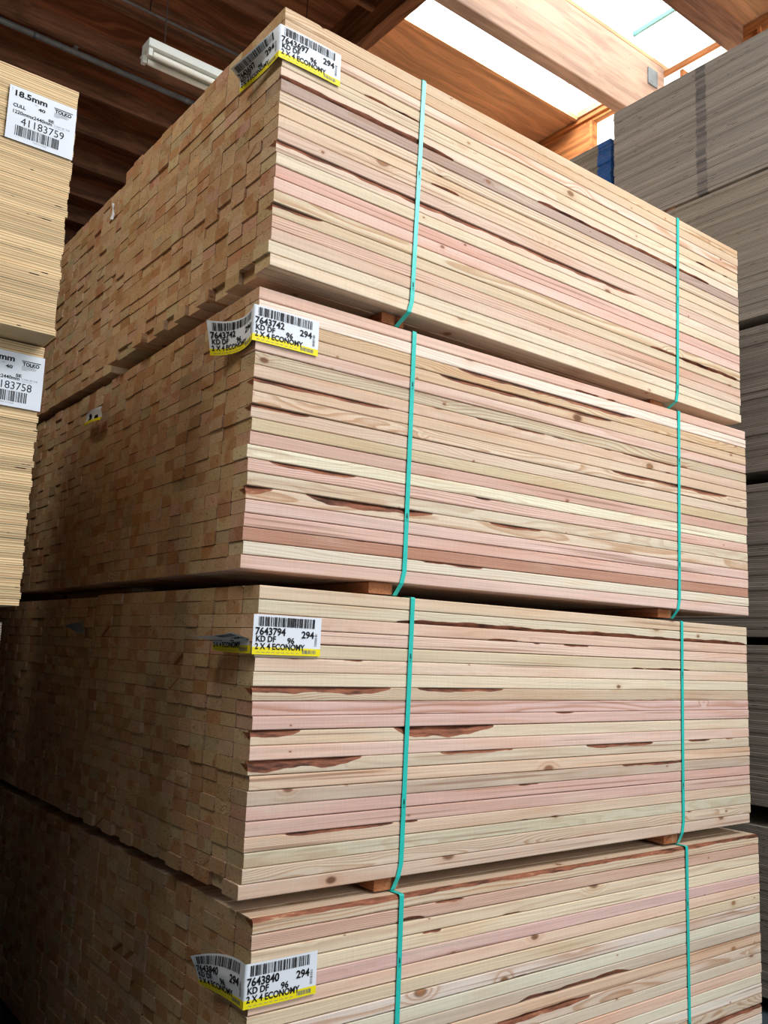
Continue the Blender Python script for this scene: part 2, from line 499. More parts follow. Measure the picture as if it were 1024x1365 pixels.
# ------------------------------------------------------------------ lumber
T = 0.039138
BL, BW, PIT = 2.438, 0.0887, 0.0895
TOPZ = [3.4627, 2.5976, 1.7325, 0.870]
OFF = [(-0.0367, -0.0127, -0.0025), (-0.0361, 0.0416, -0.0318), (0, 0, 0), (0.0171, -0.0332, 0.0054)]
TILT = [(-0.0036, -0.0002), (-0.0021, 0.0012), (-0.0036, 0.0010), (-0.0060, 0.0)]
BUNDLE = ["topmost banded bundle", "second banded bundle down", "third banded bundle down", "lowest banded bundle"]


def bundle_matrix(b, extra=(0, 0, 0), rear=False):
    dx, dy, th = OFF[b]
    tx, ty = TILT[b]
    if rear:
        dx, th = dx * 0.3 + extra[0], th * 0.3
        tx, ty = 0.0, 0.0
        c0 = Matrix.Translation((0, 14 * PIT, 0))
        m = Matrix.Translation((dx, extra[1], TOPZ[b] + extra[2])) @ Matrix.Rotation(th, 4, "Z")
        return m @ c0
    m = Matrix.Translation((dx, dy, TOPZ[b])) @ Matrix.Rotation(th, 4, "Z")
    return m @ Matrix.Rotation(-tx, 4, "Y") @ Matrix.Rotation(ty, 4, "X")


TONE = {"C": (226, 207, 184), "Y": (229, 214, 189), "P": (223, 190, 176), "K": (230, 200, 184), "T": (220, 194, 166),
        "O": (221, 195, 172), "B": (178, 158, 142), "G": (208, 194, 172), "W": (236, 226, 208), "M": (214, 176, 168)}
TONE_WORD = {"C": "cream", "Y": "pale yellow", "P": "pink", "K": "pale pink", "T": "tan", "O": "orange-tan", "B": "dark greyish brown",
             "G": "greyish cream", "W": "nearly white", "M": "mauve-pink"}
SIDE = ["TOCCCYBCCTOYCPKCOKOYY", "PWTTPGOTOCTPWKCCKPMWP", "OYKKCCYCPKCKCOGPPCGCO", "CPYYPKYWWGTCCKWWCKWWW"]
# wane / bark edges: (bundle, course): [(edge, x0, x1, depth fraction)]
WANE = {(0, 5): [("bot", -0.1, 0.75, .42), ("bot", 1.05, 2.30, .30)], (0, 3): [("bot", 0.22, 0.62, .22)], (0, 11): [("top", -0.1, 1.75, .50)],
        (0, 16): [("top", -0.1, 0.22, .45)], (0, 8): [("bot", 0.5, 0.8, .18)], (0, 18): [("top", 0.9, 1.2, .15)], (0, 0): [("top", 0.125, 0.15, .25)],
        (0, 15): [("bot", 1.7, 2.5, .25)],
        (1, 2): [("top", 0.72, 1.75, .40)], (1, 3): [("top", 0.62, 1.6, .35)], (1, 7): [("top", -0.1, 0.55, .36)], (1, 9): [("top", -0.1, 0.28, .25)],
        (1, 13): [("top", 0.02, 0.45, .32)], (1, 15): [("top", -0.1, 0.11, .72), ("top", 0.165, 0.72, .66), ("top", 0.86, 1.25, .3)], (1, 6): [("top", 0.5, 2.2, .16)],
        (1, 8): [("top", 1.5, 2.35, .4)],
        (2, 1): [("bot", 0.42, 2.5, .36)], (2, 3): [("top", 1.0, 1.5, .18)], (2, 5): [("top", 0.0, 0.5, .16)], (2, 7): [("top", -0.1, 0.52, .60), ("top", 0.53, 1.02, .35)],
        (2, 10): [("top", -0.1, 0.20, .55), ("top", 0.46, 0.95, .85)], (2, 12): [("top", -0.1, 0.42, .90), ("top", 0.62, 1.1, .25), ("top", 1.32, 1.85, .35)],
        (2, 17): [("top", 0.05, 0.7, .22)], (2, 4): [("bot", 1.55, 2.1, .2)], (2, 9): [("top", 1.1, 1.5, .15)], (2, 20): [],
        (3, 0): [("top", -0.1, 2.6, .34)], (3, 1): [("bot", 0.45, 0.62, .3)], (3, 9): [("bot", 0.95, 1.62, .45)], (3, 11): [("top", 0.85, 1.42, .42)],
        (3, 3): [("top", 0.52, 0.7, .2)], (3, 17): [("top", 1.5, 2.6, .5)]}


def smooth(a, b, t):
    t = max(0.0, min(1.0, (t - a) / (b - a)))
    return t * t * (3 - 2 * t)


def board_geo(b, k, th, detail, wanes, sd):
    """board-local: x along, y from the outer face inwards, z up; returns verts, faces, wane"""
    r = 0.0028
    nst = 2 if not detail else (220 if wanes else 40)
    xs = np.linspace(0, BL, nst)
    loc = random.Random(sd)
    nph = [loc.uniform(0, 6.28) for _ in range(8)]
    V, Wn = [], []
    for x in xs:
        dt = db = 0.0
        for e, x0, x1, dep in wanes:
            s = smooth(x0, x0 + min(0.12, (x1 - x0) * .4), x) * (1 - smooth(x1 - min(0.15, (x1 - x0) * .4), x1, x))
            s *= 0.82 + 0.14 * math.sin(9 * x + nph[0]) + 0.10 * math.sin(31 * x + nph[1]) + 0.05 * math.sin(67 * x + nph[2]) + 0.02 * math.sin(141 * x + nph[3])
            if e == "top":
                dt = max(dt, s * dep * th)
            else:
                db = max(db, s * dep * th)
        dt, db = max(dt, r), max(db, r)
        wt = smooth(r, r + 0.004, dt)
        wb = smooth(r, r + 0.004, db)
        yt = r if dt <= r * 1.01 else min(0.5 * dt + 0.004, 0.02) * wt + r * (1 - wt)
        yb = r if db <= r * 1.01 else min(0.5 * db + 0.004, 0.02) * wb + r * (1 - wb)
        if detail:
            pts = [(0, th - dt, wt * .5), (yt * .25, th - dt * .55, wt), (yt * .6, th - dt * .2, wt), (yt, th, wt * .9), (yt + 0.01, th, 0),
                   (BW - r, th, 0), (BW, th - r, 0), (BW, r, 0), (BW - r, 0, 0), (yb + 0.01, 0, 0), (yb, 0, wb * .9), (yb * .6, db * .2, wb), (yb * .25, db * .55, wb), (0, db, wb * .5),
                   (0, db + (th - db - dt) * .08, 0), (0, db + (th - db - dt) * .92, 0)]
        else:
            pts = [(0, th - dt, 0), (yt, th, 0), (BW - r, th, 0), (BW, th - r, 0), (BW, r, 0), (BW - r, 0, 0), (yb, 0, 0), (0, db, 0)]
        for p in pts:
            V.append((x, p[0], p[1]))
            Wn.append(p[2])
    n = len(pts)
    F = []
    for s in range(nst - 1):
        for i in range(n):
            j = (i + 1) % n
            F.append((s * n + i, s * n + n + i, s * n + n + j, s * n + j))
    F.append(tuple(range(n)))
    F.append(tuple((nst - 1) * n + i for i in range(n - 1, -1, -1)))
    return V, F, Wn


def board_params(tone, end_only):
    tr = random
    base = TONE[tone]
    j = tr.uniform(-7, 7)
    t = lin([min(250, max(60, q + j + tr.uniform(-4, 4))) for q in base])
    ang = tr.uniform(0, 2 * PI)
    dist = tr.uniform(0.0, 0.13) if end_only else tr.uniform(0.05, 0.16)
    py = 0.045 + dist * math.cos(ang)
    pz = 0.019 + dist * math.sin(ang) * 0.8
    sp = tr.uniform(0.0035, 0.008)
    seed = tr.random()
    con = tr.choice([0.2, 0.3, 0.45, 0.9]) if end_only else tr.choice([0.12, 0.18, 0.25, 0.35, 0.7])
    heart = (tr.uniform(0.02, 0.075) if tr.random() < 0.65 else 0.0) if end_only else (tr.uniform(0.0, 0.09) if tone in "PM" and tr.random() < 0.5 else 0.0)
    return t, (py, pz, sp), seed, con, heart


def set_attrs(me, bco, tint, prm, par, heart):
    n = len(me.vertices)
    a = me.attributes.new("bco", "FLOAT_VECTOR", "POINT")
    a.data.foreach_set("vector", np.asarray(bco, np.float32).ravel())
    a = me.attributes.new("tint", "FLOAT_COLOR", "POINT")
    a.data.foreach_set("color", np.asarray(tint, np.float32).ravel())
    a = me.attributes.new("prm", "FLOAT_COLOR", "POINT")
    a.data.foreach_set("color", np.asarray(prm, np.float32).ravel())
    a = me.attributes.new("par", "FLOAT_COLOR", "POINT")
    a.data.foreach_set("color", np.asarray(par, np.float32).ravel())
    a = me.attributes.new("heart", "FLOAT", "POINT")
    a.data.foreach_set("value", np.asarray(heart, np.float32).ravel())


def column_of(b, k, c):
    """an individual board is in one of the columns nearest the corner"""
    if b < 3:
        return c <= 3
    return (c == 0 and k <= 18) or (c <= 3 and k <= 6)


ENDTONE = "TTCTGTTOTCTCPTO"
rest = dict(v=[], f=[], bco=[], tint=[], prm=[], par=[], heart=[])
ncols = 14


def add_rest(mat, V, F, params, L):
    t, pr, sd, con, heart = params
    b0 = len(rest["v"])
    for v in V:
        rest["v"].append(tuple(mat @ Vector(v)))
        rest["bco"].append(v)
        rest["tint"].append(t)
        rest["prm"].append((*pr, 1.0))
        rest["par"].append((sd, 0.0, con, 1.0))
        rest["heart"].append(heart)
    rest["f"] += [tuple(b0 + i for i in q) for q in F]


first = True
for b in range(4):
    Mb = bundle_matrix(b)
    colj = [random.gauss(0, 0.0015) for _ in range(ncols)]
    for k in range(21):
        rowj = random.gauss(0, 0.0012)
        for c_ in range(ncols):
            th = random.uniform(0.0374, 0.0386)
            dx = max(-0.006, min(0.007, random.gauss(0, 0.0016) + rowj + colj[c_] * .6))
            if random.random() < 0.03:
                dx -= random.uniform(0.003, 0.006)
            if b == 0 and k == 20:
                dx += [0.0, 0.014, -0.004, 0.012, -0.012, 0.006, -0.01, 0.01, -0.006, 0.008, -0.016, 0.004, 0.01, -0.008][c_]
            if b == 2 and k == 20:
                dx += [-0.012, 0.012, -0.006, 0.0][c_ % 4] * 0.8
            if k in (0, 1, 2, 3, 4) and c_ <= 3:
                dx = max(dx, -0.004)
            dy = 0.0 if c_ else random.uniform(-0.0018, 0.0004)
            zt = -k * T - (0.0004 + random.uniform(0, 0.0003))
            m = Mb @ Matrix.Translation((dx, c_ * PIT + dy, zt - th))
            if column_of(b, k, c_):
                side = c_ == 0
                tone = SIDE[b][k] if side else random.choice(ENDTONE)
                wn = list(WANE.get((b, k), [])) if side else []
                bark_edge = bool(wn)
                if side:
                    th -= random.choice([0, 0, 0.0004, 0.0009, 0.0014])
                    m = Mb @ Matrix.Translation((dx, c_ * PIT + dy, zt - th))
                    if random.random() < 0.5:
                        xa = random.uniform(0.0, 2.2)
                        wn.append((random.choice(["top", "bot"]), xa, xa + random.uniform(0.12, 0.7), random.uniform(0.09, 0.2)))
                pr = board_params(tone, not side)
                V, F, Wn = board_geo(b, k, th, side, wn, b * 100 + k)
                me = new_mesh("board", V, F, M_WOOD)
                n = len(V)
                set_attrs(me, V, [pr[0]] * n, [(*pr[1], 1.0)] * n, [(pr[2], q, pr[3], 1.0) for q in Wn], [pr[4]] * n)
                o = obj("lumber_board", me, matrix=m)
                if side:
                    edge = " with bark edge" if bark_edge else ""
                    tag(o, "%s board%s, %s course down, long face of %s" % (TONE_WORD[tone], edge, ordinal(k + 1), BUNDLE[b]), "board", "boards on the long face of the " + BUNDLE[b])
                else:
                    tag(o, "square-cut board end, %s course down, %s from the near corner, %s" % (ordinal(k + 1), ordinal(c_ + 1), BUNDLE[b]), "board", "board ends of the " + BUNDLE[b])
            else:
                V, F, Wn = board_geo(b, k, th, False, [], 0)
                add_rest(m, V, F, board_params(random.choice(ENDTONE), True), BL)
    # the stacks standing behind it
    Mr = bundle_matrix(b, (random.uniform(-0.01, 0.012), OFF[b][1] + [0.035, 0.012, 0.03, 0.05][b], [-0.015, 0.0, -0.006, -0.004][b]), True)
    rot = Matrix(((0, -1, 0, 0), (1, 0, 0, 0), (0, 0, 1, 0), (0, 0, 0, 1)))
    for xc in (0.25, 0.55, 1.2, 1.9, 2.3):
        V, F, Wn = board_geo(0, 0, 0.036, False, [], 0)
        V = [(v[0] * (2.5 / BL), v[1], v[2]) for v in V]
        add_rest(Mr @ Matrix.Translation((xc, 0.02, -21 * T - 0.0375)) @ rot, V, F, board_params("T", True), BL)
    for k in range(21):
        for c_ in range(ncols + 13):
            th = random.uniform(0.0374, 0.0386)
            dx = max(-0.012, min(0.012, random.gauss(0, 0.0025)))
            m = Mr @ Matrix.Translation((dx, c_ * PIT, -k * T - 0.0005 - th))
            V, F, Wn = board_geo(b, k, th, False, [], 0)
            add_rest(m, V, F, board_params(random.choice(ENDTONE), True), BL)
me = new_mesh("boards_rest", rest["v"], rest["f"], M_WOOD)
set_attrs(me, rest["bco"], rest["tint"], rest["prm"], rest["par"], rest["heart"])
tag(obj("lumber_boards", me), "remaining stacked board ends receding into the dark aisle and the stack behind", "lumber", kind="stuff")

# spacers under every bundle
INSET = [0.050, 0.022, 0.012, 0.012]
for b in range(4):
    Mb = bundle_matrix(b)
    for s, xc in enumerate((0.51, 1.91)):
        hgt = 0.0345 if b < 3 else 0.040
        V, F, Wn = board_geo(0, 0, hgt, False, [], 0)
        V = [(v[0] * ((1.24 - INSET[b]) / BL), v[1], v[2]) for v in V]
        me = new_mesh("spacer", V, F, M_WOOD)
        n = len(V)
        pr = board_params("O", True)
        set_attrs(me, V, [lin((196, 142, 110))] * n, [(*pr[1], 1.0)] * n, [(pr[2], 0, 0.5, 1.0)] * n, [0.05] * n)
        rot = Matrix(((0, -1, 0, 0), (1, 0, 0, 0), (0, 0, 1, 0), (0, 0, 0, 1)))
        m = Mb @ Matrix.Translation((xc + 0.0443 - 0.02, INSET[b], -21 * T - 0.0012 - hgt)) @ rot
        o = obj("spacer_board", me, matrix=m)
        tag(o, "short reddish spacer board under the %s, below the %s teal strap" % (BUNDLE[b], ("near", "far")[s]), "spacer", "spacer boards under the bundles")


# ------------------------------------------------------------------ teal straps
def text_mesh(body, size, bold=0.0, sx=1.0):
    cu = bpy.data.curves.new("txt", "FONT")
    cu.body = body
    cu.size = size
    cu.offset = bold
    cu.resolution_u = 3
    o = bpy.data.objects.new("txt", cu)
    COL.objects.link(o)
    dg = bpy.context.evaluated_depsgraph_get()
    me = bpy.data.meshes.new_from_object(o.evaluated_get(dg))
    vs = [(v.co.x * sx, v.co.y) for v in me.vertices]
    fs = [tuple(p.vertices) for p in me.polygons]
    bpy.data.objects.remove(o)
    bpy.data.meshes.remove(me)
    bpy.data.curves.remove(cu)
    return vs, fs


def strap_mesh(x_top, x_bot, inset, zlow, wd=0.0165, t=0.0009, shift=-0.016):
    y0, y1 = -0.0042, 14 * PIT + 0.004
    ztop, zb = 0.0018, -21 * T - zlow
    path = []
    def arc(cy, cz, r, a0, a1, n=5):
        for i in range(n + 1):
            a = a0 + (a1 - a0) * i / n
            path.append((cy + r * math.cos(a), cz + r * math.sin(a)))
    R_ = 0.005
    arc(y0 + R_, ztop - R_, R_, PI / 2, PI)
    for i in range(1, 24):
        path.append((y0, ztop - R_ - (ztop - R_ + 21 * T - 0.004) * i / 24))
    yi = inset - 0.003
    path.append((y0, -21 * T + 0.001))
    path.append((y0 + min(0.001, inset * .1), -21 * T - 0.0015))
    path.append((yi - 0.0005, zb + 0.0035))
    path.append((yi + 0.0015, zb + 0.0005))
    path.append((yi + 0.006, zb))
    arc(y1 - R_, zb + R_, R_, 1.5 * PI, 2 * PI)
    arc(y1 - R_, ztop - R_, R_, 0, PI / 2)
    V, F = [], []
    n = len(path)
    for i, (y, z) in enumerate(path):
        a, c = path[i - 1], path[(i + 1) % n]
        ty, tz = c[0] - a[0], c[1] - a[1]
        l = math.hypot(ty, tz) or 1
        ny, nz = tz / l, -ty / l      # outward
        if (y - (y0 + y1) / 2) * ny + (z - (ztop + zb) / 2) * nz < 0:
            ny, nz = -ny, -nz
        frac = (ztop - z) / (ztop - zb)
        x = x_top + (x_bot - x_top) * frac + shift * smooth(-19.3 * T, -21 * T - 0.034, z) if False else x_top + (x_bot - x_top) * frac + shift * smooth(0.90, 1.0, frac)
        for sx, so in ((-wd / 2, 0), (wd / 2, 0), (wd / 2, t), (-wd / 2, t)):
            V.append((x + sx, y + ny * so, z + nz * so))
    for i in range(n):
        j = (i + 1) % n
        for q in range(4):
            p = (q + 1) % 4
            F.append((i * 4 + q, j * 4 + q, j * 4 + p, i * 4 + p))
    return V, F


STRAPX = [((0.541, 0.522), (1.972, 1.955)), ((0.566, 0.560), (1.957, 1.948)), ((0.540, 0.530), (1.953, 1.950)), ((0.492, 0.492), (1.914, 1.925))]
for b in range(4):
    Mb = bundle_matrix(b)
    for s in range(2):
        xt, xb = STRAPX[b][s]
        V, F = strap_mesh(xt, xb, INSET[b], 0.0368 if b < 3 else 0.0422)
        o = obj("steel_free_strap".replace("steel_free_", "packing_"), new_mesh("strap", V, F, M_STRAP), matrix=Mb)
        tag(o, "teal plastic strap round the %s, the one %s the tagged corner" % (BUNDLE[b], ("nearer", "farther from")[s]), "strap", "teal straps on the bundles")
        mv, mf = [], []
        for zc in ((-0.17, -0.60) if b != 0 else (-0.33, -0.72)):
            zc -= 0.03 * s
            tv, tf = text_mesh("AMS 11", 0.0085, 0.0003)
            b0 = len(mv)
            xx = xt + (xb - xt) * (-zc / (21 * T + .04))
            mv += [(xx + v[1] - 0.003, -0.0042 - 0.0013, zc - v[0]) for v in tv]
            mf += [tuple(b0 + i for i in q) for q in tf]
        obj("printed_mark", new_mesh("mark", mv, mf, M_INK), o)


# ------------------------------------------------------------------ paper tags
def barcode_rects(u0, u1, v0, v1, seed, n=46):
    r = random.Random(seed)
    ws = [r.choice([1, 1, 2, 3]) for _ in range(n * 2)]
    tot = sum(ws)
    out, p = [], 0
    for i, w_ in enumerate(ws):
        if i % 2 == 0:
            out.append((u0 + (u1 - u0) * p / tot, u0 + (u1 - u0) * (p + w_) / tot, v0, v1))
        p += w_
    return out


class Printed:
    """a print layer in a sheet's own (u, v), put onto the sheet's surface by fn(u, v, lift)"""

    def __init__(self):
        self.v, self.f = [], []

    def rect(self, u0, u1, v0, v1, nu=1, nv=1):
        b0 = len(self.v)
        for j in range(nv + 1):
            for i in range(nu + 1):
                self.v.append((u0 + (u1 - u0) * i / nu, v0 + (v1 - v0) * j / nv))
        for j in range(nv):
            for i in range(nu):
                a = b0 + j * (nu + 1) + i
                self.f.append((a, a + 1, a + nu + 2, a + nu + 1))

    def text(self, s, u, v, h, W, H, width=None, bold=0.0):
        """cap height h (of H units) at lower-left (u, v); W, H real size; optional real width as fraction of W"""
        tv, tf = text_mesh(s, 1.0, bold)
        x1 = max(p[0] for p in tv)
        x0 = min(p[0] for p in tv)
        cap = 0.729
        sy = h / cap
        sx = (width / (x1 - x0)) if width else sy * H / W
        b0 = len(self.v)
        self.v += [(u + (p[0] - x0) * sx, v + p[1] * sy) for p in tv]
        self.f += [tuple(b0 + i for i in q) for q in tf]

    def build(self, name, mat, parent, fns, lift):
        V, F = [], []
        for fn in fns:
            b0 = len(V)
            V += [fn(p[0], p[1], lift) for p in self.v]
            F += [tuple(b0 + i for i in q) for q in self.f]
        return obj(name, new_mesh(name, V, F, mat), parent)


TW, TH = 0.220, 0.108


def tag_layers(num, seed):
    yb, bc, sm = Printed(), Printed(), Printed()
    yb.rect(0.0, 1.0, 0.0, 0.19, 12, 2)
    for r in barcode_rects(0.07, 0.90, 0.71, 0.95, seed):
        bc.rect(*r, 1, 3)
    for r in barcode_rects(0.72, 0.93, 0.05, 0.15, seed + 1, 22):
        sm.rect(*r)
    for r in barcode_rects(0.28, 0.62, 0.0, 1.0, seed + 2, 14):
        sm.rect(0.905, 0.94, r[0] - 0.02, r[1] - 0.02)
    tx = []
    for body, u, v, h, w_ in ((num, 0.03, 0.495, 0.19, 0.43), ("294", 0.70, 0.455, 0.18, 0.19), ("KD DF", 0.045, 0.325, 0.15, 0.28),
                              ("96", 0.49, 0.30, 0.15, 0.105), ("2 X 4 ECONOMY", 0.035, 0.135, 0.155, 0.72)):
        p = Printed()
        p.text(body, u, v, h, TW, TH, w_, 0.028)
        tx.append(p)
    for i in range(9):
        sm.rect(0.06 + i * 0.07, 0.06 + i * 0.07 + 0.045, 0.055, 0.066)
    return yb, bc, tx, sm


# left half control points in world: u = 0 is the outer end, 1 the corner; rows bottom, crease, top
TAGS = [
    dict(num="7643697", zt=3.394, x0=-0.0, cr=0.5, mid=[(-0.053, 0.091, 3.281), (-0.060, 0.092, 3.318), (-0.094, 0.086, 3.340)], end=[(-0.062, 0.200, 3.277), (-0.070, 0.190, 3.312), (-0.112, 0.172, 3.322)]),
    dict(num="7643742", zt=2.537, x0=-0.0, cr=0.5, mid=[(-0.047, 0.135, 2.417), (-0.049, 0.134, 2.468), (-0.051, 0.133, 2.517)], end=[(-0.075, 0.252, 2.430), (-0.085, 0.250, 2.482), (-0.098, 0.247, 2.535)]),
    dict(num="7643794", zt=1.652, x0=-0.0, cr=0.34, mid=[(-0.020, 0.105, 1.546), (-0.024, 0.105, 1.580), (-0.080, 0.112, 1.590)], end=[(-0.022, 0.212, 1.550), (-0.026, 0.210, 1.578), (-0.098, 0.236, 1.588)],
         corner=[(-0.018, -0.002, 1.546), (-0.020, -0.002, 1.586), (-0.060, 0.030, 1.602)]),
    dict(num="7643840", zt=0.766, x0=-0.0, cr=0.5, mid=[(0.002, 0.071, 0.657), (-0.012, 0.070, 0.711), (-0.008, 0.069, 0.763)], end=[(-0.012, 0.180, 0.656), (-0.027, 0.176, 0.697), (-0.049, 0.171, 0.737)]),
]
for b, d in enumerate(TAGS):
    Mb = bundle_matrix(b)
    zl = d["zt"] - TOPZ[b]
    root = empty("paper_tag", Mb @ Vector((-0.014, -0.006, zl - TH)))
    tag(root, "white-and-yellow paper tag reading %s, folded round the corner of the %s" % (d["num"], BUNDLE[b]), "tag", "paper tags on the lumber corners")
    lip = 0.016

    def right_w(u, v, lift, Mb=Mb, zl=zl):
        return Mb @ Vector((-lip + u * TW, -0.006 - lift - 0.002 * math.sin(PI * u), zl - TH + v * TH))

    c0 = [Mb @ Vector((-lip, -0.006, zl - TH + q * TH)) for q in (0.0, d["cr"], 1.0)]
    if "corner" in d:
        c0 = [Vector(p) for p in d["corner"]]
    mid = [Vector(p) for p in d["mid"]]
    end = [Vector(p) for p in d["end"]]

    def left_raw(u, v, c0=c0, mid=mid, end=end, cr=d["cr"]):
        s = 1 - u                       # 0 at the corner
        a, m_, e = (1 - s) * (1 - 2 * s), 4 * s * (1 - s), s * (2 * s - 1)
        rows = [c0[i] * a + mid[i] * m_ + end[i] * e for i in range(3)]
        if v < cr:
            return rows[0].lerp(rows[1], v / cr)
        return rows[1].lerp(rows[2], (v - cr) / (1 - cr))

    def left_w(u, v, lift, raw=left_raw):
        p = raw(u, v)
        du = raw(min(1, u + 0.02), v) - raw(max(0, u - 0.02), v)
        dv = raw(u, min(1, v + 0.02)) - raw(u, max(0, v - 0.02))
        n = du.cross(dv).normalized()
        if n.x > 0.2 or (abs(n.x) <= 0.2 and n.z < 0):
            n = -n
        return p + n * lift

    inv = Matrix.Translation(-Vector(root.location))
    fr = lambda u, v, l, f=right_w: tuple(inv @ f(u, v, l))
    fl = lambda u, v, l, f=left_w: tuple(inv @ f(u, v, l))
    NU, NV = 28, 12
    V, F = [], []
    grid = []
    for j in range(NV + 1):
        row = []
        for i in range(2 * NU + 1):
            u = i / NU - 1
            p = fl(1 + u, j / NV, 0.0) if u < 0 else fr(u, j / NV, 0.0)
            row.append(len(V))
            V.append(p)
        grid.append(row)
    for j in range(NV):
        for i in range(2 * NU):
            if "corner" in d and i in (NU - 1,):
                continue
            F.append((grid[j][i], grid[j][i + 1], grid[j + 1][i + 1], grid[j + 1][i]))
    obj("paper", new_mesh("paper", V, F, M_PAPER, True), root)
    yb, bc, tx, sm = tag_layers(d["num"], 100 + b)
    for fn in (fl, fr):
        yb.build("yellow_band", M_YELLOW, root, (fn,), 0.0006)
        bc.build("barcode", M_INK, root, (fn,), 0.0010)
        for p in tx:
            p.build("lettering", M_INK, root, (fn,), 0.0013)
        sm.build("small_print", M_GREYINK, root, (fn,), 0.0010)

# small crumpled tags on the stack behind
def scrap(name, pts, mat, label, nu=6, nv=4):
    a, b_, c, d = [Vector(p) for p in pts]      # bottom-left, bottom-right, top-right, top-left
    o0 = (a + b_) / 2
    V, F = [], []
    for j in range(nv + 1):
        for i in range(nu + 1):
            u, v = i / nu, j / nv
            p = a.lerp(b_, u).lerp(d.lerp(c, u), v) - o0
            p.x -= 0.008 * math.sin(PI * u) + 0.004 * math.sin(2 * PI * v + 3 * u)
            V.append(tuple(p))
    for j in range(nv):
        for i in range(nu):
            q = j * (nu + 1) + i
            F.append((q, q + 1, q + nu + 2, q + nu + 1))
    o = empty(name, o0)
    tag(o, label, "tag")
    obj("paper", new_mesh("paper", V, F, mat, True), o)
    return o, V, nu, nv


def strip_on(o, V, nu, j0, j1, i0, i1, mat, name):
    vs = [(V[j * (nu + 1) + i][0] - 0.002, V[j * (nu + 1) + i][1], V[j * (nu + 1) + i][2]) for j in range(j0, j1 + 1) for i in range(i0, i1 + 1)]
    n = i1 - i0 + 1
    fs = [(a * n + i, a * n + i + 1, a * n + n + i + 1, a * n + n + i) for a in range(j1 - j0) for i in range(n - 1)]
    obj(name, new_mesh(name, vs, fs, mat), o)


o, V, nu, nv = scrap("paper_tag", [(-0.022, 1.50, 2.438), (-0.022, 1.315, 2.434), (-0.022, 1.315, 2.492), (-0.022, 1.50, 2.486)], M_PAPER,
                     "small half-shadowed white and yellow tag on the stack behind the second bundle down")
strip_on(o, V, nu, 0, 1, 0, nu, M_YELLOW, "yellow_band")
strip_on(o, V, nu, 1, 3, 2, 3, M_INK, "barcode")
strip_on(o, V, nu, 1, 2, 4, 5, M_INK, "lettering")
scrap("paper_tag", [(-0.02, 1.38, 1.592), (-0.02, 1.31, 1.582), (-0.02, 1.31, 1.632), (-0.055, 1.43, 1.612)], M_GREYPAPER,
      "curled blank grey tag on the stack behind the third bundle down")
scrap("paper_scrap", [(-0.062, 1.268, 3.255), (-0.062, 1.262, 3.255), (-0.062, 1.262, 3.325), (-0.062, 1.266, 3.325)], M_PAPER,
      "thin white sliver of paper stuck at the seam between the two lumber stacks", 2, 3)


# ------------------------------------------------------------------ plywood
SHT = 0.0185


def sheet_mesh(lx, ly, mat):
    return MB().box((-lx / 2, -ly / 2, 0), (lx / 2, ly / 2, SHT), 0.0014).mesh("sheet", mat)


def pile(mesh, x0, y0, lx, ly, ztop, n, label, group, jx=0.002, jy=0.002, pitch=0.01865):
    """n sheets from the top down; x0, y0 the low corner"""
    for i in range(n):
        o = obj("plywood_sheet", mesh)
        o.location = (x0 + lx / 2 + random.uniform(-jx, jx), y0 + ly / 2 + random.uniform(-jy, jy), ztop - (i + 1) * pitch)
        tag(o, label % ordinal(i + 1), "plywood", group)


LX1 = -0.513
m_left = sheet_mesh(2.44, 1.22, M_PLY_TAN)
pile(m_left, LX1 - 2.44, 0.33, 2.44, 1.22, 3.147, 40, "tan plywood sheet, %s from the top of the upper tagged plywood bundle", "sheets of the upper tagged plywood bundle", jx=0.0035)
LOW = 3.147 - 40 * 0.01865 - 0.004
pile(m_left, LX1 - 2.44 + 0.008, 0.445, 2.44, 1.22, LOW, 40, "tan plywood sheet, %s from the top of the lower tagged plywood bundle", "sheets of the lower tagged plywood bundle", jx=0.0035)
restp = MB()
zz = LOW - 40 * 0.01865 - 0.045
zbase = zz
while zz - 0.0187 > 0.06:
    restp.box((LX1 - 2.44 + random.uniform(-.002, .002), 0.62, zz - 0.0185), (LX1 + 0.012 + random.uniform(-.002, .002), 1.84, zz), 0.0007)
    zz -= 0.01865
left_rest_bottom = zz
zz = 3.10
while zz - 0.0187 > 0.06:        # unseen pile added to block lamp light reaching the rear stack
    restp.box((LX1 - 2.43, 1.88, zz - 0.0185), (LX1 + random.uniform(-.002, .002), 3.10, zz), 0.0007)
    zz -= 0.01865
blocker_bottom = zz
m_hazed = sheet_mesh(1.22, 2.44, M_PLY_HAZED)
m_mark = sheet_mesh(1.22, 2.44, M_PLY_MARK)
m_blue = sheet_mesh(1.22, 2.44, M_PLY_BLUE)
RX, RY = 2.85, 1.03 - 2.44
RT = [4.85, 4.066, 3.250, 2.442, 1.655, 0.815]
RN = [41, 41, 40, 40, 40]
RNAME = ["topmost", "second-highest", "third-highest", "fourth-highest", "fifth-highest"]
for i in range(5):
    pile(m_mark if i == 0 else m_hazed, RX, RY, 1.22, 2.44, RT[i], RN[i], "grey plywood sheet, %s down in the " + RNAME[i] + " bundle of the tall stack behind the lumber",
         "sheets of the %s bundle in the tall grey stack" % RNAME[i], 0.0025, 0.003)
    zb = RT[i] - RN[i] * 0.01865
    gap = zb - RT[i + 1]
    if gap > 0.012:
        for s, yy in enumerate((0.62, -0.95)):
            o = obj("spacer_block", MB().box((0, 0, 0), (1.2, 0.09, gap - 0.001), 0.002).mesh("spacer_block", M_JOIST))
            o.location = (RX + 0.01, yy, RT[i + 1] + 0.0004)
            tag(o, "dark spacer block under the %s grey plywood bundle, %s end" % (RNAME[i], ("inner", "outer")[s]), "spacer", "spacers in the tall grey stack")
zz = RT[5]
